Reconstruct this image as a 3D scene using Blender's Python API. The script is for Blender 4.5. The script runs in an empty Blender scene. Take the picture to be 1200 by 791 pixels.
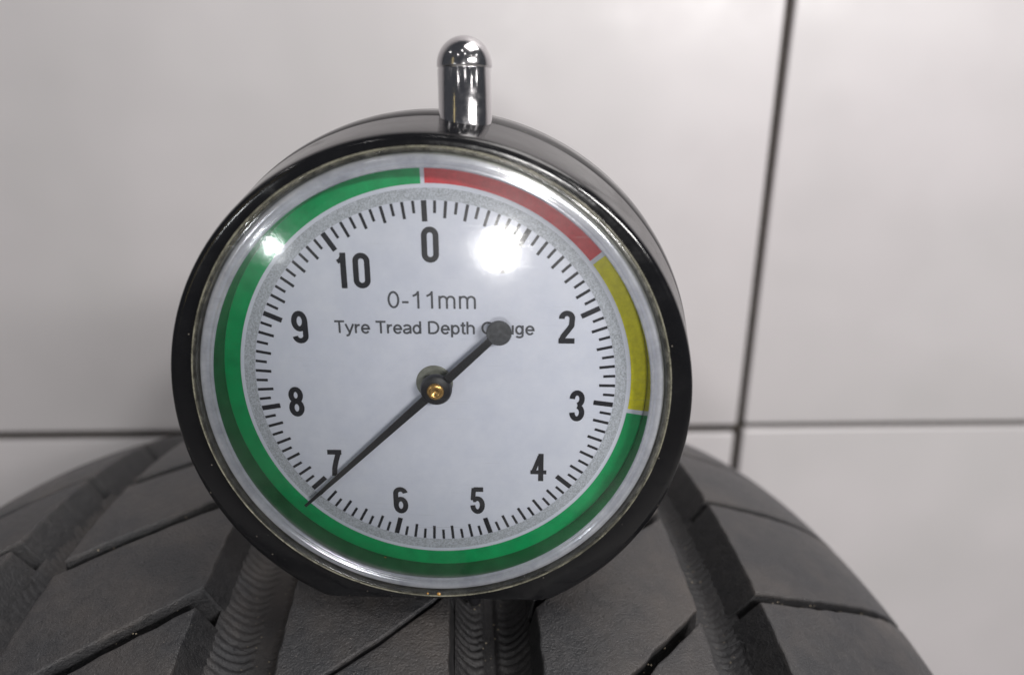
import bpy, bmesh, math, random
import numpy as np
from mathutils import Matrix, Vector, Euler
random.seed(7)
R_ = math.radians
MM = 0.001
sc = bpy.context.scene
col = sc.collection

# ------------------------------------------------------------------ camera
cam_d = bpy.data.cameras.new('camera')
cam = bpy.data.objects.new('camera', cam_d); col.objects.link(cam)
cam_d.sensor_width = 36.0; cam_d.lens = 24.0
cam_d.clip_start = 0.005; cam_d.clip_end = 20
cam.location = (0, 0, 0)
cam.rotation_euler = (R_(90 - 19), 0, 0)
cam_d.dof.use_dof = True
cam_d.dof.focus_distance = 0.083
cam_d.dof.aperture_fstop = 15
sc.camera = cam

# ------------------------------------------------------------------ exposure, world, lamps
sc.view_settings.view_transform = 'Standard'
sc.view_settings.look = 'None'
sc.view_settings.exposure = 0.02
sc.view_settings.gamma = 1.0
sc.view_settings.use_curve_mapping = False
sc.render.engine = 'CYCLES'
sc.cycles.max_bounces = 10
sc.cycles.transparent_max_bounces = 16

W = bpy.data.worlds.new('World'); sc.world = W; W.use_nodes = True
wn = W.node_tree; wn.nodes.clear()
wo = wn.nodes.new('ShaderNodeOutputWorld'); wb = wn.nodes.new('ShaderNodeBackground')
wb.inputs[0].default_value = (0.80, 0.84, 0.95, 1); wb.inputs[1].default_value = 0.08
wn.links.new(wb.outputs[0], wo.inputs[0])

def lamp(name, loc, target, size, power, color=(1, 1, 1), shape='DISK', size_y=None, label=''):
    d = bpy.data.lights.new(name, 'AREA'); d.shape = shape; d.size = size * MM
    if size_y: d.size_y = size_y * MM
    d.energy = power; d.color = color
    o = bpy.data.objects.new(name, d); col.objects.link(o)
    o.location = Vector(loc) * MM
    o.rotation_euler = (Vector(target) * MM - o.location).to_track_quat('-Z', 'Y').to_euler()
    return o
# ceiling panel over the work place, a round work lamp behind the camera, small spots of the room
lamp('ceiling_lamp', (230, 20, 540), (0, 150, -60), 420, 2.3, (1.0, 0.965, 0.94), 'RECTANGLE', 300)
lamp('work_lamp', (11, -560, 17), (-9, 75, -31), 72, .80, (1.0, 0.98, 0.96))
lamp('added_side_light', (265, -290, 150), (-60, 200, -90), 230, 1.9, (1.0, 0.97, 0.95), 'RECTANGLE', 26)  # added unseen strip light, casts the dark band on the wall
lamp('spot_lamp', (-345, -410, 8), (-20, 75, -31), 16, 0.16, (0.95, 0.98, 1.0))
for i, (x, y, z) in enumerate([(-260, -420, 420), (60, -460, 470), (330, -380, 400), (-60, -300, 560), (420, -150, 330), (-480, -60, 420)]):
    lamp('spot_lamp', (x, y, z), (0, 80, -40), 26, 0.05, (1.0, 0.97, 0.95))
lamp('added_warm_strip', (-300, -210, 60), (0, 80, 0), 12, 0.02, (1.0, 0.80, 0.35), 'RECTANGLE', 260)  # added unseen warm strip, draws the yellow streak on the chrome

# ------------------------------------------------------------------ materials
def nt(name):
    m = bpy.data.materials.new(name); m.use_nodes = True
    t = m.node_tree; p = t.nodes['Principled BSDF']
    return m, t, p
def N(t, typ, **kw):
    n = t.nodes.new(typ)
    for k, v in kw.items():
        if k in n.inputs.keys() if hasattr(n.inputs, 'keys') else False: n.inputs[k].default_value = v
        else: setattr(n, k, v)
    return n
def tc(t, scale=1000.0):
    a = t.nodes.new('ShaderNodeTexCoord'); b = t.nodes.new('ShaderNodeVectorMath'); b.operation = 'SCALE'
    b.inputs['Scale'].default_value = scale
    t.links.new(a.outputs['Object'], b.inputs[0]); return b.outputs[0]      # object coordinates in millimetres
def noise(t, vec, scale, detail=4, rough=.55):
    n = t.nodes.new('ShaderNodeTexNoise'); n.inputs['Scale'].default_value = scale
    n.inputs['Detail'].default_value = detail; n.inputs['Roughness'].default_value = rough
    t.links.new(vec, n.inputs['Vector']); return n.outputs['Fac']
def ramp(t, fac, stops):
    r = t.nodes.new('ShaderNodeValToRGB'); e = r.color_ramp.elements
    while len(e) < len(stops): e.new(.5)
    for i, (p, c) in enumerate(stops):
        e[i].position = p; e[i].color = (c, c, c, 1) if not isinstance(c, tuple) else (*c, 1)
    t.links.new(fac, r.inputs[0]); return r.outputs[0]
def mixc(t, fac, a, b, mode='MIX'):
    m = t.nodes.new('ShaderNodeMix'); m.data_type = 'RGBA'; m.blend_type = mode
    for sck, v in ((m.inputs[0], fac), (m.inputs[6], a), (m.inputs[7], b)):
        if isinstance(v, (int, float)): sck.default_value = v
        elif isinstance(v, tuple): sck.default_value = (*v, 1)
        else: t.links.new(v, sck)
    return m.outputs[2]
def math_(t, op, a, b=0.0):
    m = t.nodes.new('ShaderNodeMath'); m.operation = op
    for i, v in enumerate((a, b)):
        if isinstance(v, (int, float)): m.inputs[i].default_value = v
        else: t.links.new(v, m.inputs[i])
    return m.outputs[0]
def bump(t, p, h, strength, dist=0.1):
    b = t.nodes.new('ShaderNodeBump'); b.inputs['Strength'].default_value = strength; b.inputs['Distance'].default_value = dist * MM
    t.links.new(h, b.inputs['Height']); t.links.new(b.outputs[0], p.inputs['Normal'])

def plain(name, c, rough=.5, metal=0.0, coat=0.0, nscale=None, namt=.15):
    m, t, p = nt(name)
    p.inputs['Roughness'].default_value = rough; p.inputs['Metallic'].default_value = metal; p.inputs['Coat Weight'].default_value = coat
    if nscale:
        v = tc(t); n = noise(t, v, nscale)
        lo = tuple(x * (1 - namt) for x in c); hi = tuple(min(1, x * (1 + namt)) for x in c)
        t.links.new(ramp(t, n, [(.3, lo), (.7, hi)]), p.inputs['Base Color'])
    else: p.inputs['Base Color'].default_value = (*c, 1)
    return m

# rubber ----------------------------------------------------------
def rubber(name, dust, dark=1.0, rough=.62):
    m, t, p = nt(name); v = tc(t)
    big = noise(t, v, .06, 5, .6); mid = noise(t, v, .9, 6, .65); fine = noise(t, v, 3.4, 3, .7)
    c = mixc(t, ramp(t, mid, [(.35, 0.0), (.7, 1.0)]), (.026 * dark, .027 * dark, .031 * dark), (.056 * dark, .056 * dark, .060 * dark))
    c = mixc(t, math_(t, 'MULTIPLY', ramp(t, big, [(.42, 0.0), (.72, 1.0)]), dust), c, (.105, .088, .076))
    vo = t.nodes.new('ShaderNodeTexVoronoi'); vo.inputs['Scale'].default_value = 1.1; t.links.new(v, vo.inputs['Vector'])
    spot = ramp(t, vo.outputs['Distance'], [(.05, 1.0), (.085, 0.0)])
    gate = ramp(t, noise(t, v, .8, 2), [(.52, 0.0), (.60, 1.0)])
    c = mixc(t, math_(t, 'MULTIPLY', math_(t, 'MULTIPLY', spot, gate), .6), c, (.34, .31, .27))
    t.links.new(c, p.inputs['Base Color'])
    t.links.new(ramp(t, mid, [(.3, rough - .08), (.75, rough + .12)]), p.inputs['Roughness'])
    p.inputs['Specular IOR Level'].default_value = .6
    vo2 = t.nodes.new('ShaderNodeTexVoronoi'); vo2.inputs['Scale'].default_value = 2.6; t.links.new(v, vo2.inputs['Vector'])
    pits = ramp(t, vo2.outputs['Distance'], [(.0, 0.0), (.16, 1.0)])
    pg = ramp(t, noise(t, v, 1.3, 2), [(.5, 1.0), (.62, 0.0)])
    pits = math_(t, 'MAXIMUM', pits, pg)
    h = math_(t, 'ADD', math_(t, 'MULTIPLY', fine, 1.1), math_(t, 'MULTIPLY', mid, .9))
    h = math_(t, 'ADD', h, math_(t, 'MULTIPLY', pits, .5))
    bump(t, p, h, .8, .25)
    return m
M_rub = rubber('worn_tread_rubber', .55, .70, .38)
M_recess = rubber('recess_shade_rubber', .12, .52, .5)  # recess shade put into the colour: darker flanks and groove floors
M_groove = rubber('groove_rubber', .55, .75, .58)
M_side = rubber('sidewall_rubber', .4, .9, .6)

# tile ------------------------------------------------------------
m, t, p = nt('glazed_tile'); v = tc(t)
t.links.new(mixc(t, ramp(t, noise(t, v, .008, 3), [(.35, 0.0), (.65, 1.0)]), (.66, .64, .645), (.75, .715, .73)), p.inputs['Base Color'])
t.links.new(ramp(t, noise(t, v, .05, 6, .65), [(.3, .34), (.7, .46)]), p.inputs['Roughness'])
p.inputs['Specular IOR Level'].default_value = 1.0
bump(t, p, noise(t, v, .012, 2), .6, 3.0)
M_tile = m
M_grout = plain('grout', (.045, .037, .030), .9, nscale=.4, namt=.35)
M_floor = plain('floor_pale', (.42, .41, .40), .5, nscale=.02, namt=.2)

# gauge plastics ---------------------------------------------------
m, t, p = nt('black_gloss_plastic'); v = tc(t)
p.inputs['Base Color'].default_value = (.006, .006, .007, 1)
sm = noise(t, v, .22, 6, .65)
t.links.new(ramp(t, sm, [(.35, .10), (.62, .20), (.8, .36)]), p.inputs['Roughness'])
vo = t.nodes.new('ShaderNodeTexVoronoi'); vo.inputs['Scale'].default_value = .85; t.links.new(v, vo.inputs['Vector'])
sp = ramp(t, vo.outputs['Distance'], [(.05, 1.0), (.10, 0.0)])
g = ramp(t, noise(t, v, .6, 2), [(.48, 0.0), (.56, 1.0)])
t.links.new(mixc(t, math_(t, 'MULTIPLY', math_(t, 'MULTIPLY', sp, g), .8), (.006, .006, .007), (.22, .20, .17)), p.inputs['Base Color'])
p.inputs['Specular IOR Level'].default_value = .6
bump(t, p, noise(t, v, .5, 4), .10, .25)
M_black = m

m, t, p = nt('dial_card'); v = tc(t)
n1 = noise(t, v, .30, 7, .7)
c = mixc(t, ramp(t, n1, [(.35, 0.0), (.68, 1.0)]), (.70, .725, .83), (.77, .79, .88))
c = mixc(t, ramp(t, noise(t, v, 3.0, 5, .7), [(.62, 0.0), (.75, .35)]), c, (.55, .58, .63))
t.links.new(c, p.inputs['Base Color']); p.inputs['Roughness'].default_value = .38
bump(t, p, noise(t, v, 1.1, 5), .12, .1)
M_dial = m
m, t, p = nt('stipple_print'); v = tc(t)
t.links.new(ramp(t, noise(t, v, 7.5, 2, .8), [(.40, (.34, .36, .39)), (.58, (.60, .63, .69))]), p.inputs['Base Color'])
p.inputs['Roughness'].default_value = .45; M_stipple = m
def ink(name, c, var=.25, sc_=1.2):
    m, t, p = nt(name); v = tc(t)
    hi = tuple(min(1, x * (1 + var)) for x in c); lo = tuple(x * (1 - var) for x in c)
    t.links.new(ramp(t, noise(t, v, sc_, 6, .7), [(.3, lo), (.7, hi)]), p.inputs['Base Color'])
    p.inputs['Roughness'].default_value = .35; return m
M_green = ink('green_ink', (.0, .37, .11), .18, .5)
M_red = ink('red_ink', (.70, .04, .055), .15)
M_yellow = ink('yellow_ink', (.74, .68, .01), .15)
M_black_ink = ink('black_ink', (.012, .012, .018), .7, 4.5)
M_grey_ink = ink('grey_ink', (.085, .088, .10), .5, 4.0)
M_needle = plain('needle_black', (.012, .012, .014), .38)
M_brass = plain('brass', (.72, .42, .14), .25, 1.0, nscale=2, namt=.2)
M_washer = plain('washer_grey', (.22, .225, .19), .4, nscale=1, namt=.2)
M_chrome = None
m, t, p = nt('chrome'); v = tc(t)
p.inputs['Base Color'].default_value = (.60, .59, .60, 1); p.inputs['Metallic'].default_value = 1
t.links.new(ramp(t, noise(t, v, 1.2, 5, .7), [(.4, .09), (.75, .24)]), p.inputs['Roughness'])
bump(t, p, noise(t, v, 1.6, 4, .7), .10, .08); M_chrome = m
m, t, p = nt('bezel_caught_light'); v = tc(t)  # light caught in the clear lens flange, put in as pale colour
t.links.new(ramp(t, noise(t, v, .35, 6, .7), [(.3, (.50, .51, .58)), (.7, (.84, .85, .91))]), p.inputs['Base Color'])
p.inputs['Roughness'].default_value = .14; p.inputs['Metallic'].default_value = .35; M_pale = m
m, t, p = nt('inner_wall_mirror'); v = tc(t)
t.links.new(ramp(t, noise(t, v, .4, 6, .7), [(.3, (.20, .22, .18)), (.7, (.34, .36, .31))]), p.inputs['Base Color'])
p.inputs['Metallic'].default_value = .85; p.inputs['Roughness'].default_value = .16; M_wall = m

# clear plastic: plain transparency with fresnel gloss, a wide soft lobe and scratches
def clear(name, tint, haze, rough2=.30, edge=False):
    m = bpy.data.materials.new(name); m.use_nodes = True; t = m.node_tree; t.nodes.clear()
    out = t.nodes.new('ShaderNodeOutputMaterial'); v = tc(t)
    tr = t.nodes.new('ShaderNodeBsdfTransparent'); tr.inputs[0].default_value = (*tint, 1)
    g1 = t.nodes.new('ShaderNodeBsdfGlossy'); g1.inputs['Roughness'].default_value = .085
    g2 = t.nodes.new('ShaderNodeBsdfGlossy'); g2.inputs['Roughness'].default_value = rough2
    fr = t.nodes.new('ShaderNodeFresnel'); fr.inputs[0].default_value = 1.49
    # scratches: thin lines of stretched noise in two directions
    masks = []
    for ang, s in ((.7, (.18, 1, 9.0)), (2.2, (.15, 1, 11.0)), (1.45, (.12, 1, 8.0))):
        mp = t.nodes.new('ShaderNodeMapping'); mp.inputs['Rotation'].default_value = (0, ang, 0); mp.inputs['Scale'].default_value = s
        t.links.new(v, mp.inputs[0])
        masks.append(ramp(t, noise(t, mp.outputs[0], .55, 3, .6), [(.66, 0.0), (.72, 1.0)]))
    g3 = t.nodes.new('ShaderNodeBsdfGlossy'); g3.inputs['Roughness'].default_value = rough2 * .5
    s_ = math_(t, 'MAXIMUM', math_(t, 'MAXIMUM', masks[0], masks[1]), masks[2])
    gate = ramp(t, noise(t, v, .12, 3), [(.45, 0.0), (.62, 1.0)])
    s_ = math_(t, 'MULTIPLY', s_, gate)
    smear = ramp(t, noise(t, v, .25, 6, .7), [(.38, .35), (.7, 1.0)])
    h = math_(t, 'MULTIPLY', math_(t, 'ADD', smear, math_(t, 'MULTIPLY', s_, 3.0)), haze)
    b = t.nodes.new('ShaderNodeBump'); b.inputs['Strength'].default_value = .10; b.inputs['Distance'].default_value = .16 * MM
    t.links.new(noise(t, v, .55, 5), b.inputs['Height'])
    t.links.new(b.outputs[0], g1.inputs['Normal']); t.links.new(b.outputs[0], g2.inputs['Normal'])
    a = t.nodes.new('ShaderNodeMixShader'); t.links.new(fr.outputs[0], a.inputs[0]); t.links.new(tr.outputs[0], a.inputs[1]); t.links.new(g1.outputs[0], a.inputs[2])
    c = t.nodes.new('ShaderNodeMixShader'); t.links.new(h, c.inputs[0]); t.links.new(a.outputs[0], c.inputs[1]); t.links.new(g2.outputs[0], c.inputs[2])
    c0 = c; c = t.nodes.new('ShaderNodeMixShader'); t.links.new(math_(t, 'MULTIPLY', h, .45), c.inputs[0]); t.links.new(c0.outputs[0], c.inputs[1]); t.links.new(g3.outputs[0], c.inputs[2])
    last = c
    if edge:
        df = t.nodes.new('ShaderNodeBsdfDiffuse'); df.inputs[0].default_value = (.40, .39, .33, 1)
        last = t.nodes.new('ShaderNodeMixShader'); t.links.new(math_(t, 'MULTIPLY', ramp(t, noise(t, v, .6, 7, .75), [(.42, .12), (.68, .85)]), .45), last.inputs[0])
        t.links.new(c.outputs[0], last.inputs[1]); t.links.new(df.outputs[0], last.inputs[2])
    t.links.new(last.outputs[0], out.inputs[0]); return m
M_lens = clear('clear_lens', (.97, .98, .98), .034, .30)
M_clear_rim = clear('clear_rim', (.62, .63, .55), .10, .22, True)
m, t, p = nt('dusty_edge'); v = tc(t)
dn = ramp(t, noise(t, v, .35, 6, .75), [(.40, .15), (.62, .85)])
p.inputs['Base Color'].default_value = (.30, .29, .22, 1); p.inputs['Roughness'].default_value = .35
t.links.new(dn, p.inputs['Alpha']); M_dusty = m
M_glue = plain('amber_glue', (.42, .22, .05), .2, coat=.5)

# ------------------------------------------------------------------ mesh helpers (all lengths in millimetres)
def mesh_obj(name, verts, faces, mat, parent=None, smooth=True, base=(0, 0, 0), sharp=None):
    me = bpy.data.meshes.new(name)
    v = (np.array(verts, dtype=float).reshape(-1, 3) - np.array(base)) * MM
    me.from_pydata(v.tolist(), [], [tuple(f) for f in faces]); me.update()
    if mat: me.materials.append(mat)
    bm = bmesh.new(); bm.from_mesh(me); bmesh.ops.recalc_face_normals(bm, faces=bm.faces); bm.to_mesh(me); bm.free()
    if smooth:
        for pl in me.polygons: pl.use_smooth = True
        if sharp: me.set_sharp_from_angle(angle=R_(sharp))
    o = bpy.data.objects.new(name, me); col.objects.link(o)
    if parent: o.parent = parent
    return o
def empty(name, loc, rot=(0, 0, 0)):
    o = bpy.data.objects.new(name, None); col.objects.link(o); o.empty_display_size = .01
    o.location = Vector(loc) * MM; o.rotation_euler = rot; return o
def tag(o, label=None, cat=None, kind=None, group=None):
    for k, v in (('label', label), ('category', cat), ('kind', kind), ('group', group)):
        if v: o[k] = v
def lathe(profile, n=128, axis='y', cx=0, cz=0, cy=0, closed=False, a0=0, a1=2 * math.pi):
    """profile: (radius, along-axis) pairs, revolved."""
    full = abs(a1 - a0 - 2 * math.pi) < 1e-6
    m = n if full else n + 1
    V, F = [], []; k = len(profile)
    for i in range(m):
        a = a0 + (a1 - a0) * i / n
        for r, h in profile:
            if axis == 'y': V.append((cx + r * math.sin(a), cy + h, cz + r * math.cos(a)))
            else: V.append((cx + r * math.sin(a), cy + r * math.cos(a), cz + h))
    for i in range(n):
        j = (i + 1) % m
        for q in range(k if closed else k - 1):
            q2 = (q + 1) % k
            F.append((i * k + q, i * k + q2, j * k + q2, j * k + q))
    return V, F
def ring_sheet(r0, r1, y, a0=0.0, a1=360.0, n=200):
    n = max(6, int(n * abs(a1 - a0) / 360)); V, F = [], []
    for i in range(n + 1):
        a = R_(a0 + (a1 - a0) * i / n)
        V += [(r0 * math.sin(a), y, r0 * math.cos(a)), (r1 * math.sin(a), y, r1 * math.cos(a))]
    F = [(2 * i, 2 * i + 1, 2 * i + 3, 2 * i + 2) for i in range(n)]
    return V, F
def arc(cx, cz, rx, rz, a0, a1, n=14):
    return [(cx + rx * math.sin(R_(a0 + (a1 - a0) * i / n)), cz + rz * math.cos(R_(a0 + (a1 - a0) * i / n))) for i in range(n + 1)]
def stroke(pts, w, y, V, F, closed=False):
    """flat ribbon of width w along pts (x,z); closed polylines joined."""
    n = len(pts); base = len(V)
    for i, (x, z) in enumerate(pts):
        a = pts[(i - 1) % n] if (closed or i > 0) else pts[i]
        b = pts[(i + 1) % n] if (closed or i < n - 1) else pts[i]
        d1 = Vector((x - a[0], z - a[1])); d2 = Vector((b[0] - x, b[1] - z))
        if d1.length < 1e-9: d1 = d2.copy()
        if d2.length < 1e-9: d2 = d1.copy()
        d1.normalize(); d2.normalize(); tn = (d1 + d2); tn.normalize()
        nx, nz = -tn.y, tn.x; k = min(1.6, 1 / max(.5, tn.dot(d1)))
        V += [(x + nx * w / 2 * k, y, z + nz * w / 2 * k), (x - nx * w / 2 * k, y, z - nz * w / 2 * k)]
    for i in range(n if closed else n - 1):
        j = (i + 1) % n
        F.append((base + 2 * i, base + 2 * i + 1, base + 2 * j + 1, base + 2 * j))

# ------------------------------------------------------------------ tiled wall, floor
WY = 250.0; WYAW = 1.3
wall = empty('wall', (0, WY + 12, -334), (0, 0, R_(WYAW)))
tag(wall, kind='structure')
def wz(py):                                   # height on the wall plane of the photograph's row py near the middle
    a = math.tan(R_(19) + math.atan((py - 395.5) / 800)); return -a * WY
GX = 93.0; GZ = wz(503)                       # grout crossing, seen right of the gauge
bv, bf = [], []
for x in (-1100, 1100):
    for z in (-334, 700): bv.append((x, WY + 3.2, z))
for x in (-1100, 1100):
    for z in (-334, 700): bv.append((x, WY + 30, z))
bf = [(0, 1, 3, 2), (4, 6, 7, 5), (0, 2, 6, 4), (1, 5, 7, 3), (0, 4, 5, 1), (2, 3, 7, 6)]
g_ = mesh_obj('grout', bv, bf, M_grout, wall, False, (0, WY + 12, -334))
TW, TH, GW, GV = 330.0, 330.0, 2.5, 3.4
def tile(x0, x1, z0, z1, dy=0.0):
    b = 1.1; y0 = WY + dy
    levels = [(1.0, 0.0), (.45, .12), (.12, .45), (0, 1.1), (0, 6.0)]
    V, F = [], []
    nseg = 5
    def loop(ins):
        pts = []
        c = [(x0, z0, 180), (x1, z0, 270), (x1, z1, 0), (x0, z1, 90)]
        r = 1.3
        for (cx, cz, a) in c:
            ccx = cx + (r if cx == x0 else -r); ccz = cz + (r if cz == z0 else -r)
            for i in range(nseg + 1):
                th = R_(a + 90 * i / nseg); rr = max(.05, r - ins * b)
                pts.append((ccx + rr * math.cos(th) , ccz + rr * math.sin(th)))
        return pts
    for ins, d in levels:
        for (x, z) in loop(ins): V.append((x, y0 + d, z))
    n = 4 * (nseg + 1)
    F.append(tuple(range(n)))
    for L in range(len(levels) - 1):
        for i in range(n):
            j = (i + 1) % n
            F.append((L * n + i, L * n + j, (L + 1) * n + j, (L + 1) * n + i))
    return mesh_obj('tile', V, F, M_tile, wall, True, (0, WY + 12, -334), 35)
for ci in range(-3, 3):
    for ri in range(-1, 3):
        x0 = GX + ci * TW + GV / 2; x1 = GX + (ci + 1) * TW - GV / 2
        z0 = GZ + ri * TH + GW / 2; z1 = GZ + (ri + 1) * TH - GW / 2
        z0 = max(z0, -333.5)
        dy = random.uniform(-.25, .25)
        if ci == -1 and ri == -1: z1 -= 1.8; dy = .6
        if ci == -1 and ri == 0: dy = -.5; z0 -= .2
        tile(x0, x1, z0, z1, dy)

fv = [(-1100, -900, -334), (1100, -900, -334), (1100, 300, -334), (-1100, 300, -334)]
fl = mesh_obj('floor', fv, [(0, 1, 2, 3)], M_floor, None, False, (0, 0, -334)); fl.location = (0, 0, -334 * MM)
tag(fl, kind='structure')

# ------------------------------------------------------------------ tyre
TX, TY, TZ, TR, TYAW = -23.73, 97.28, -59.97, 137.13, .068
CA, CB = 1.069, 9.213
def prof(u): return TR - CA * u * u / 1000 - CB * (abs(u) / 80) ** 5
tyre = empty('tyre', (TX, TY, TZ - TR - (TR - 0.0)), (0, 0, TYAW))
tag(tyre, 'black rubber tyre with worn diagonal tread blocks, the dial gauge standing on it', 'tyre')
TB = (0, 0, -TR)                                # tyre-local base: the contact with the floor
def tp(u, v, depth):                             # tread coordinates -> tyre-local point (axis at origin)
    # depth is taken along the profile normal
    e = .05; s = (prof(u + e) - prof(u - e)) / (2 * e); L = math.hypot(1, s)
    r = prof(u) - depth / L; x = u + depth * s / L
    a = v / TR
    return (x, -r * math.sin(a), r * math.cos(a))
# carcass
cp = []
for i in range(49):
    u = -86 + 172 * i / 48; cp.append((prof(u) - 8.8, u * .985))
def side(sgn): return [(prof(90) - 7, sgn * 90), (104, sgn * 95), (92, sgn * 96), (78, sgn * 92), (68, sgn * 84), (63, sgn * 80), (58, sgn * 78), (55, sgn * 70)]
prof_full = list(reversed(side(-1))) + cp + side(1)
V, F = [], []
nA = 180; k = len(prof_full)
for i in range(nA):
    a = 2 * math.pi * i / nA
    for r, x in prof_full: V.append((x, -r * math.sin(a), r * math.cos(a)))
for i in range(nA):
    j = (i + 1) % nA
    for q in range(k): F.append((i * k + q, i * k + (q + 1) % k, j * k + (q + 1) % k, j * k + q))
mesh_obj('carcass', V, F, M_side, tyre, True, TB, 40)

def block(name, u1, u2, vfun, pitch, slot, depth, wall_l, wall_r, nu=14, nv=10, wob=0.0, seed=0):
    """one tread block between slot curve vfun(u) and vfun(u)+pitch, less the slot width."""
    rnd = random.Random(seed)
    lev = [(0.0, 0.0), (.22, .015), (.38, .09), (.45, .24), (.50, .6)]
    K = len(lev)
    def off(i, n):                               # index -> (param, level, sign)
        if i < K: return 0.0, K - i, -1
        if i > n + K: return 1.0, i - n - K, 1
        return (i - K) / n, 0, 0
    V, F = [], []
    # bottom skirt adds one more level
    lev2 = lev + [(None, depth)]
    Nu, Nv = nu + 2 * K + 1, nv + 2 * K + 1
    for i in range(Nu):
        s, ls, ss = off(i, nu)
        for j in range(Nv):
            q, lq, sq = off(j, nv)
            def g(l, wall):
                if l == 0: return 0.0, 0.0
                if l == K: return wall, depth
                return lev[l][0], lev[l][1]
            ou, du = g(ls, wall_l if ss < 0 else wall_r); ov, dv = g(lq, .50)
            ru1, ru2 = u1 + .4, u2 - .4
            u = ru1 + (ru2 - ru1) * s + ss * ou
            uc = min(max(u, u1), u2)
            va = vfun(uc) + slot / 2 + .4; vb = vfun(uc) + pitch - slot / 2 - .4
            vv = va + (vb - va) * q + sq * ov
            if wob and ls < K and lq < K:
                vv += wob * .12 * math.sin(u * 1.9 + seed) * (1 if sq else .3)
                u_ = u + wob * .10 * math.sin(vv * 1.3 + seed * 2)
            else: u_ = u
            V.append(tp(u_, vv, max(du, dv)))
    for i in range(Nu - 1):
        for j in range(Nv - 1): F.append((i * Nv + j, i * Nv + j + 1, (i + 1) * Nv + j + 1, (i + 1) * Nv + j))
    o = mesh_obj(name, V, F, M_rub, tyre, True, (0, 0, 0))
    o.data.materials.append(M_recess)                     # moulded flanks carry recess shade in their colour, the running surface is worn grey
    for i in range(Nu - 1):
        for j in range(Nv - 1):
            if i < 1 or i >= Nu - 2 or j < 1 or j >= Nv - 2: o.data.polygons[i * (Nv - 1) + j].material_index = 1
    return o
# blocks are modelled about the tyre axis; the copies share mesh data and turn about it
def ring_of(proto, n):
    proto.location = (0, 0, TR * MM)
    for i in range(1, n):
        c = proto.copy(); col.objects.link(c); c.rotation_euler = (2 * math.pi * i / n, 0, 0)
C_ = 2 * math.pi * TR
def shl(u): 
    d = -(u + 53)
    return 5.3 + (.76 * d if d < 10 else 7.6 + .42 * (d - 10))
def shr(u): return -1.6 - .0115 * (u - 58) ** 2
ribs = [(-92.0, -52.76, shl, 38, 2.6, 2.0, 3.6, 1), (-41.89, -19.25, lambda u: 13.3 - .66 * (u + 42), 37, 3.3, 2.6, 3.4, 2),
        (-6.83, 13.83, lambda u: 23.7 - .74 * (u - 13.8) - .012 * (u - 3.5) ** 2, 41, 1.0, 2.2, 1.6, 3), (25.32, 47.41, lambda u: 5.3 - .87 * (u - 47.4), 41, 1.9, 1.6, 2.6, 4),
        (57.82, 92.0, shr, 37, 1.7, 3.4, 2.0, 5)]
for (u1, u2, vf, n, slot, wl, wr, sd) in ribs:
    b = block('tread_block', u1, u2, vf, C_ / n, slot, 8.3, wl, wr, 18 if sd in (1, 5) else 12, 10, 1.0, sd)
    ring_of(b, n)

# groove floors: fine crescent ribs either side of a smooth strip (relief is real geometry)
def groove(uL, uR, strip, amp_l, amp_r, slant, mat, slit=0.0, deep=7.9, v0=-75, v1=75):
    nu = 34; dv = .155; nv = int((v1 - v0) / dv)
    V, F = [], []
    um = (uL + uR) / 2 + strip
    for j in range(nv + 1):
        v = v0 + dv * j
        for i in range(nu + 1):
            u = uL + (uR - uL) * i / nu
            x = (u - um)
            half = (um - uL) if x < 0 else (uR - um)
            q = abs(x) / half                      # 0 middle, 1 wall
            d = deep - 3.4 * max(0, (q - .35) / .65) ** 1.6
            if abs(x) < 1.0: d += slit * min(1, (1.0 - abs(x)) / .25)
            if abs(x) > .85:
                amp = amp_l if x < 0 else amp_r
                ph = (v + 5.2 * (q - .58) ** 2 + slant * abs(x) + .12 * math.sin(v * .9 + i * .3) + .35 * math.sin(v * .23)) / 1.32
                tri = 1 - abs((ph % 1.0) * 2 - 1); tri = tri ** .5
                m = min(1, (abs(x) - .85) / .4) * min(1, max(0, (1.02 - q) / .15))
                d -= amp * (tri - .5) * m * (.72 + .28 * math.sin(v * .61 + 2.0 * math.sin(v * .17)))
            V.append(tp(u, v, d))
    w = nu + 1
    for j in range(nv):
        for i in range(nu): F.append((j * w + i, j * w + i + 1, (j + 1) * w + i + 1, (j + 1) * w + i))
    return mesh_obj('groove_floor', V, F, mat, tyre, True, TB)
groove(-51.2, -43.9, 0, .35, .25, .0, M_groove)
groove(-17.9, -7.9, 1.4, .60, .45, 0, M_groove)
groove(14.6, 24.9, -.2, .60, .60, 0, M_recess, .9)
groove(48.6, 56.6, -.6, .50, .35, 0, M_recess)

# grit caught along slot edges and in the grooves, two moulding hairs
rg = random.Random(11); V, F = [], []
def bit(u, v, d, r):
    c = Vector(tp(u, v, d)); b = len(V)
    for k in range(6):
        a = Vector(((1, 0, 0), (-1, 0, 0), (0, 1, 0), (0, -1, 0), (0, 0, 1), (0, 0, -1))[k])
        V.append(tuple(c + a * r * rg.uniform(.5, 1.3)))
    for f in ((0, 2, 4), (2, 1, 4), (1, 3, 4), (3, 0, 4), (2, 0, 5), (1, 2, 5), (3, 1, 5), (0, 3, 5)): F.append(tuple(b + q for q in f))
for (u1, u2, vf, n, slot, wl, wr, sd) in ribs:
    for k in range(-3, 4):
        w_ = rg.choice((0, 14, 34)) if sd != 3 else 6
        for _ in range(w_):
            u = max(u1 + 1, min(u2 - 1, rg.gauss(rg.uniform(u1 + 2, u2 - 2), 2.0)))
            bit(u, vf(u) + k * C_ / n + rg.uniform(-.5, .5) * slot, rg.uniform(.3, 2.2), rg.uniform(.05, .16))
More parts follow.
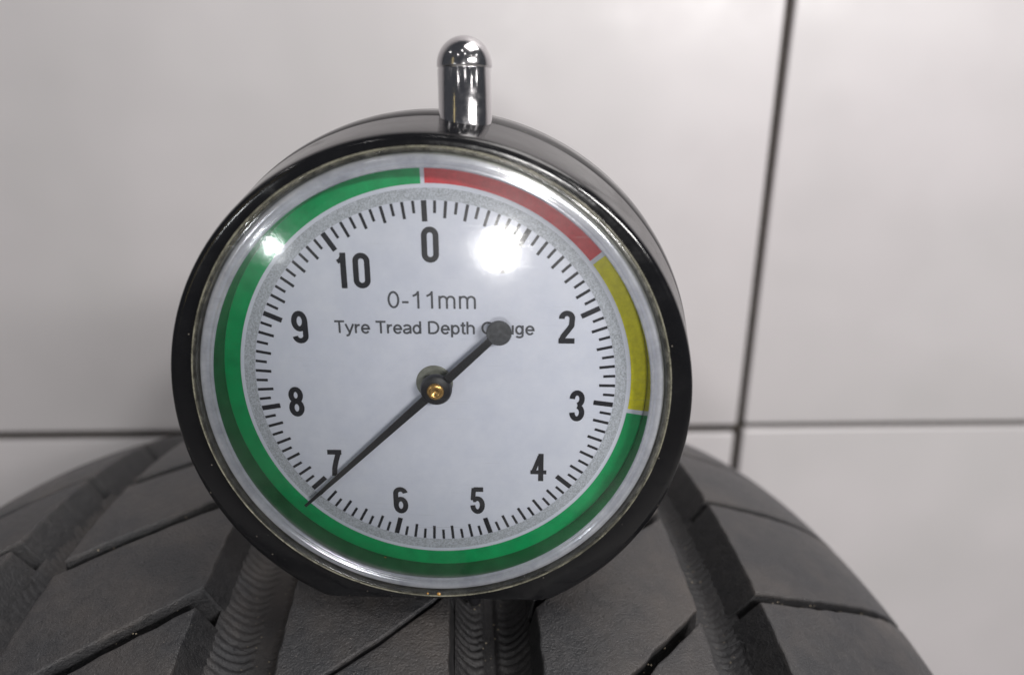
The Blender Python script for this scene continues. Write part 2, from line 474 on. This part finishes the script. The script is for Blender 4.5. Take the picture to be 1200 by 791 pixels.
for gl, gr in ((-50, -45), (-17, -9), (15, 24.5), (49.5, 55.5)):
    for _ in range(110): bit(rg.uniform(gl, gr), rg.uniform(-40, 45), rg.uniform(6.4, 7.6), rg.uniform(.05, .14))
gt = mesh_obj('grit', V, F, plain('tan_grit', (.27, .23, .17), .8, nscale=.8, namt=.5), tyre, False, TB); tag(gt, kind='stuff')
def hair(pts):
    pts = [Vector(tp(*q)) for q in pts]; V, F = [], []
    for i, p_ in enumerate(pts):
        r = .07 * (1 - .6 * i / len(pts))
        V += [tuple(p_ + Vector((0, 0, r))), tuple(p_ + Vector((r, 0, -r))), tuple(p_ + Vector((-r, r, -r)))]
    for i in range(len(pts) - 1):
        for k in range(3): F.append((3 * i + k, 3 * i + (k + 1) % 3, 3 * i + 3 + (k + 1) % 3, 3 * i + 3 + k))
    mesh_obj('moulding_hair', V, F, M_side, tyre, True, TB)
hair([(-15.4, 25.0, 6.9), (-14.2, 25.8, 5.8), (-12.6, 26.6, 5.5), (-10.8, 27.0, 5.9), (-9.6, 27.8, 6.3)])
hair([(56.2, 27.6, 5.2), (55.4, 27.0, 4.0), (54.6, 26.8, 3.8), (53.4, 27.2, 4.6), (52.0, 28.4, 6.2)])

# ------------------------------------------------------------------ gauge
GO = Vector((-9.221, 75.102, -31.55)); GR = (Matrix.Rotation(-.02987, 3, 'Z') @ Matrix.Rotation(-.02681, 3, 'X'))
ROLL = -.02336
FLAT = -28.6
GB = (0.0, 5.5, FLAT)
root = empty('dial_depth_gauge', GO + GR @ Vector(GB)); root.rotation_euler = GR.to_euler()
tag(root, 'round black dial gauge with domed lens, coloured scale and chrome plunger, standing on the tyre', 'depth gauge')
def gp(name, VF, mat, smooth=True, parent=None, sharp=None, roll=False):
    V, F = VF
    if roll:
        c, s = math.cos(ROLL), math.sin(ROLL)
        V = [(x * c + z * s, y, -x * s + z * c) for x, y, z in V]
    o = mesh_obj(name, V, F, mat, root if parent is None else parent, smooth, GB, sharp)
    return o
# body: drum with rounded edges, cut flat along its foot
V, F = [], []
def body_c(y): k = min(1, max(0, (y + 2) / 11)); return -1.9 + .9 * k, 30.5 + 1.65 * k
# (y, inset from the body radius) down the flank, front face first
bp = [(-1.0, None, 25.6), (-2.0, None, 25.65), (-2.35, None, 26.5), (-2.4, .9, 0), (-2.37, .55, 0), (-2.2, .22, 0), (-1.95, .05, 0), (-1.5, 0, 0), (.8, 0, 0), (3, 0, 0), (5.2, 0, 0), (5.35, .14, 0), (5.55, .14, 0), (5.7, 0, 0),
      (8, 0, 0), (9.6, .05, 0), (10.8, .35, 0), (11.8, 1.1, 0), (12.4, 2.2, 0), (12.6, 4, 0), (12.7, 25, 0)]
nb = 240
for i in range(nb):
    a = 2 * math.pi * i / nb
    for y, ins, rr in bp:
        if ins is None: x, z = rr * math.sin(a), rr * math.cos(a)
        else:
            c, r = body_c(y); x, z = -.35 + (r - ins) * math.sin(a), c + (r - ins) * math.cos(a)
        V.append((x, y, max(z, FLAT)))
kb = len(bp)
for i in range(nb):
    j = (i + 1) % nb
    for q in range(kb - 1): F.append((i * kb + q, i * kb + q + 1, j * kb + q + 1, j * kb + q))
V.append((0, 12.7, -1)); F += [(i * kb + kb - 1, len(V) - 1, ((i + 1) % nb) * kb + kb - 1) for i in range(nb)]
gp('body', (V, F), M_black, sharp=40)
# dial
gp('dial_face', ring_sheet(0.0, 25.58, 0.0), M_dial, False)
def flat(name, VF, mat, parent=None): return gp(name, VF, mat, False, parent, None, True)
k_ = 360 / 11
flat('stipple_ring', ring_sheet(21.45, 22.75, -.04), M_stipple)
flat('scale_band', ring_sheet(23.25, 25.11, -.04, .55, 1.585 * k_), M_red)['label'] = 'red band from 0 to 1.6'
flat('scale_band', ring_sheet(23.25, 25.11, -.04, 1.625 * k_, 3.02 * k_), M_yellow)['label'] = 'yellow band from 1.6 to 3'
flat('scale_band', ring_sheet(23.2, 25.11, -.04, 3.06 * k_, 359.45), M_green)['label'] = 'green band from 3 to 11'
V, F = [], []
for i in range(110):
    a = R_(i * 360 / 110)
    if i % 10 == 0: r0, w = 19.12, .60
    elif i % 2 == 0: r0, w = 19.55, .34
    else: r0, w = 20.05, .32
    b = len(V); s, c = math.sin(a), math.cos(a)
    j = random.uniform(-.05, .05)
    for r, sd in ((r0 + j, -1), (21.4, -1), (21.4, 1), (r0 + j, 1)):
        V.append((r * s + sd * w / 2 * c, -.04, r * c - sd * w / 2 * s))
    F.append((b, b + 1, b + 2, b + 3))
flat('tick_marks', (V, F), M_black_ink)
# numerals: condensed strokes, unit cell x in -1..1, z in 0..1 scaled to w,h
def numeral(ch, cx, cz, w, h, sw):
    V, F = [], []; y = -.06
    hw = (w - sw) / 2; hh = (h - sw) / 2
    def S(pts, closed=False, ww=sw): stroke([(cx + a, cz + b) for a, b in pts], ww, y, V, F, closed)
    if ch == '0': S(arc(0, hh - hw, hw, hw, -90, 90, 12) + arc(0, -hh + hw, hw, hw, 90, 270, 12), True)
    elif ch == '1':
        S([(hw * .45, -hh - sw / 2), (hw * .45, hh + sw / 2)]); S([(hw * .30, hh * .93), (-hw * .2, hh * .68), (-hw * .8, hh * .58)], ww=sw * .75)
    elif ch == '2': S(arc(0, hh - hw, hw, hw, -95, 95, 14) + [(hw * .9, hh * .12), (hw * .2, -hh * .25), (-hw * .65, -hh * .66), (-hw, -hh)]); S([(-hw - sw / 2, -hh), (hw + sw / 2, -hh)])
    elif ch == '3':
        r = hh / 2
        S(arc(0, r + .02 * h, hw, r * .98, -90, 175, 14)); S(arc(0, -r - .02 * h, hw, r * 1.02, 5, 270, 14))
    elif ch == '4':
        S([(hw * .45, -hh - sw / 2), (hw * .45, hh + sw / 2)]); S([(hw * .25, hh), (-hw * .95, -hh * .38)], ww=sw * .8); S([(-hw - sw * .5, -hh * .42), (hw + sw * .5, -hh * .42)], ww=sw * .85)
    elif ch == '5':
        S([(hw + sw * .2, hh), (-hw * .75, hh)]); S([(-hw * .72, hh + sw * .3), (-hw * .95, hh * .02)], ww=sw * .9)
        S([(-hw * .95, hh * .05)] + arc(0, -hh * .42, hw, hh * .60, -38, 268, 18))
    elif ch == '6':
        r = hh * .56
        S(arc(0, -hh + r, hw, r, 0, 360, 20)[:-1], True); S([(-hw, -hh + r)] + arc(0, hh - hw, hw, hw, -90, 82, 12))
    elif ch == '7': S([(-hw - sw / 2, hh), (hw + sw / 2, hh)]); S([(hw * .95, hh), (hw * .3, hh * .25), (-hw * .2, -hh * .5), (-hw * .35, -hh - sw / 2)])
    elif ch == '8':
        r = hh * .47
        S(arc(0, hh - r, hw * .93, r, 0, 360, 20)[:-1], True); S(arc(0, -hh + r * 1.08, hw, r * 1.1, 0, 360, 20)[:-1], True)
    elif ch == '9':
        r = hh * .56
        S(arc(0, hh - r, hw, r, 0, 360, 20)[:-1], True); S([(hw, hh - r)] + arc(0, -hh + hw, hw, hw, 90, 262, 12))
    # strokes overlap: give every quad its own hair of depth so no two faces share a plane
    V = [(x, y_ - .0004 * (i // 2 % 7), z) for i, (x, y_, z) in enumerate(V)]
    return V, F
nums = [('0', .05, 16.5, 1.95, 4.05), ('1', 7.9, 15.35, 1.7, 4.0), ('2', 15.55, 7.05, 1.85, 3.95), ('3', 17.0, -2.72, 1.8, 3.85), ('4', 12.5, -11.0, 1.95, 3.75),
        ('5', 4.9, -15.75, 1.85, 3.75), ('6', -4.8, -15.9, 1.85, 3.75), ('7', -12.75, -10.8, 1.75, 3.6), ('8', -16.85, -2.65, 1.85, 3.85), ('9', -15.55, 6.75, 1.9, 3.95)]
for ch, x, z, w, h in nums: gp('numeral', numeral(ch, x, z, w, h, .64), M_black_ink, False)
v1, f1 = numeral('1', -10.15, 13.5, 1.7, 4.1, .66); v2, f2 = numeral('0', -7.85, 13.5, 1.95, 4.1, .64)
gp('numeral', (v1 + v2, f1 + [tuple(q + len(v1) for q in f) for f in f2]), M_black_ink, False)
# lettering: plain grotesque drawn with strokes; units of the cap height
def A_(cx, cy, rx, ry, a0, a1, n=10): return [(cx + rx * math.cos(R_(a0 + (a1 - a0) * i / n)), cy + ry * math.sin(R_(a0 + (a1 - a0) * i / n))) for i in range(n + 1)]
XH = .74
GL = {  # advance, strokes (x, y)
 '0': (.62, [A_(.28, .5, .22, .44, 0, 360, 20)]),
 '1': (.62, [[(.36, 0), (.36, 1)], [(.36, .92), (.26, .80), (.12, .72)]]),
 '-': (.42, [[(.05, .36), (.34, .36)]]),
 'm': (.92, [[(.08, 0), (.08, XH)], [(.08, .45)] + A_(.245, .50, .165, .20, 165, 0) + [(.41, 0)], [(.41, .45)] + A_(.585, .50, .165, .20, 165, 0) + [(.75, 0)]]),
 'T': (.66, [[(.02, .94), (.62, .94)], [(.32, 0), (.32, .94)]]),
 'y': (.56, [[(.03, XH), (.27, .03)], [(.50, XH), (.27, .03), (.20, -.16), (.05, -.22)]]),
 'r': (.38, [[(.08, 0), (.08, XH)], [(.08, .42), (.16, .62), (.34, .68)]]),
 'e': (.60, [[(.08, .36), (.50, .36)] + A_(.29, .35, .215, .32, 2, 325, 16)]),
 'a': (.58, [A_(.26, .50, .20, .18, 160, 0) + [(.46, 0)], [(.46, .40), (.20, .34)] + A_(.22, .19, .16, .155, 100, 290) + [(.46, .18)]]),
 'd': (.60, [[(.47, 0), (.47, 1)], A_(.26, .35, .20, .32, 0, 360, 16)]),
 'D': (.78, [[(.10, 0), (.10, 1)], [(.10, .95), (.34, .95)] + A_(.34, .5, .32, .45, 85, -85, 14) + [(.34, .05), (.10, .05)]]),
 'p': (.60, [[(.09, -.27), (.09, XH)], A_(.30, .35, .20, .32, 0, 360, 16)]),
 't': (.34, [[(.15, .95), (.15, .14), (.22, .05), (.31, .05)], [(.01, .70), (.30, .70)]]),
 'h': (.60, [[(.08, 0), (.08, 1)], [(.08, .42)] + A_(.27, .47, .19, .22, 165, 0) + [(.46, 0)]]),
 'G': (.84, [A_(.41, .5, .34, .45, 48, 318, 18) + [(.73, .22), (.73, .48)], [(.44, .48), (.78, .48)]]),
 'u': (.60, [[(.09, XH)] + A_(.28, .25, .19, .20, 180, 350) + [(.47, .30)], [(.47, 0), (.47, XH)]]),
 'g': (.60, [A_(.26, .37, .19, .31, 0, 360, 16), [(.46, XH), (.46, -.02)] + A_(.26, -.04, .20, .18, 0, -150)]),
 ' ': (.30, [])}
def text(name, s, cx, cz, width, cap, mat, sw):
    adv = sum(GL[c][0] for c in s); kx = width / adv; x0 = cx - width / 2; V, F = [], []
    for c in s:
        for st in GL[c][1]:
            b = len(V); stroke([(x0 + x * kx, cz - cap / 2 + z * cap) for x, z in st], sw, -.06, V, F)
            lift = .0012 * (len(F) % 5)
            for i in range(b, len(V)): V[i] = (V[i][0], V[i][1] - lift, V[i][2])
        x0 += GL[c][0] * kx
    return gp(name, (V, F), mat, False)
text('lettering', '0-11mm', .15, 10.15, 10.5, 2.05, M_grey_ink, .24)
text('lettering', 'Tyre Tread Depth Gauge', .2, 6.85, 23.4, 1.5, M_grey_ink, .235)

# hub, needle
gp('washer', lathe([(0.01, -.12), (2.05, -.12), (2.2, -.02)], 48), M_washer, sharp=30)
PX, PZ = .45, -.1
NY = -2.0
tip = Vector((-16.3, -15.75)); tail = Vector((7.8, 6.85)); pv = Vector((PX, PZ))
V, F = [], []
d = (tip - pv).normalized(); nrm = Vector((-d.y, d.x))
sect = [(tip, .17), (tip + (pv - tip) * .25, .30), (tip + (pv - tip) * .6, .40), (pv, .54), (tail + (pv - tail) * .1, .42)]
for yy in (NY - .12, NY + .12):
    for q, hw in sect:
        for s in (1, -1): V.append((q.x + nrm.x * hw * s, yy, q.y + nrm.y * hw * s))
m_ = len(sect) * 2
for i in range(len(sect) - 1):
    a = 2 * i
    F += [(a, a + 2, a + 3, a + 1), (m_ + a, m_ + a + 1, m_ + a + 3, m_ + a + 2), (a, m_ + a, m_ + a + 2, a + 2), (a + 1, a + 3, m_ + a + 3, m_ + a + 1)]
F += [(0, 1, m_ + 1, m_), (m_ - 2, 2 * m_ - 2, 2 * m_ - 1, m_ - 1)]
nd = gp('needle', (V, F), M_needle, False)
gp('counterweight', lathe([(0.01, NY - .2), (1.35, NY - .2), (1.45, NY - .1), (1.45, NY + .16), (0.01, NY + .16)], 40, cx=tail.x, cz=tail.y), plain('counterweight_grey', (.055, .057, .062), .5, nscale=2, namt=.4), parent=nd, sharp=40)
gp('hub', lathe([(0.01, NY - .55), (1.25, NY - .55), (1.7, NY - .4), (1.85, NY - .1), (1.85, NY + .3), (.9, NY + .35), (.9, -.1)], 48, cx=PX, cz=PZ), M_needle, parent=nd, sharp=40)
gp('pivot_pin', lathe([(0.01, NY - .62), (.30, NY - .66), (.42, NY - .80), (.62, NY - .86), (.86, NY - .82), (1.0, NY - .68), (1.0, NY - .5)], 40, cx=PX, cz=PZ), M_brass, parent=nd)

# lens: inner wall, bezel ring with caught light as its pale colour, clear rim and thin dome
gp('inner_wall', lathe([(25.12, -.02), (25.12, -1.0), (25.10, -3.1)], 200), M_wall)
gp('bezel_ring', lathe([(25.05, -3.1), (25.12, -3.3), (25.32, -3.36), (25.42, -3.26), (25.52, -3.40), (25.95, -3.52), (26.35, -3.44), (26.55, -3.2), (26.6, -2.9), (26.6, -2.2)], 220), M_pale)
lens = gp('lens', lathe([(27.05, -2.2), (27.25, -2.45), (27.25, -3.55), (27.05, -3.85), (26.7, -3.95), (26.66, -3.6), (26.64, -2.6)], 220), M_clear_rim)
gp('rim_edge', lathe([(27.20 + .11 * math.cos(R_(a)), -3.72 + .13 * math.sin(R_(a))) for a in range(0, 360, 45)], 220, closed=True), M_dusty, parent=lens)
Rc = 170.0
def sag(r): return -3.95 - (math.sqrt(Rc ** 2 - r * r) - math.sqrt(Rc ** 2 - 25.9 ** 2))
dome = [(26.9, -3.90), (26.5, -4.02)] + [(25.9 * (1 - i / 40) + .005, sag(25.9 * (1 - i / 40) + .005)) for i in range(41)]
gp('dome', lathe(dome, 200), M_lens, parent=lens)
for (x, z, r, y) in ((-7.2, -24.3, .30, -.4), (.2, -26.75, .26, -3.98), (-1.2, -26.7, .14, -3.95), (-12.5, -22.6, .2, -1.2)):
    gp('glue_spot', lathe([(0.01, y - .16), (r * .7, y - .12), (r, y)], 14, cx=x, cz=z), M_glue, parent=lens)

# plunger through the top of the body, probe pin underneath
PXP, PY = 3.75, 5.6
def zl(pf, n=56): return lathe(pf, n, axis='z', cx=PXP, cy=PY)
pl = gp('plunger', zl([(3.02, 27), (3.02, 35.1)] + [(2.94, 35.2), (2.94, 35.3), (3.08, 35.42), (3.08, 35.55)] + [(3.08 * math.cos(R_(a)), 35.6 + 3.05 * math.sin(R_(a))) for a in range(6, 90, 6)] + [(0.01, 38.66)], 64), M_chrome, sharp=50)
gp('probe_pin', zl([(0.98, FLAT + 1), (.98, -35.0), (.8, -35.6), (.01, -35.8)], 32), M_needle)
gp('foot', ([(x, y, z) for z in (FLAT - .02, FLAT + 1.2) for (x, y) in ((-10.8, -1.2), (10.8, -1.2), (10.8, 12), (-10.8, 12))],
            [(0, 1, 2, 3), (4, 7, 6, 5), (0, 4, 5, 1), (1, 5, 6, 2), (2, 6, 7, 3), (3, 7, 4, 0)]), M_black, False)
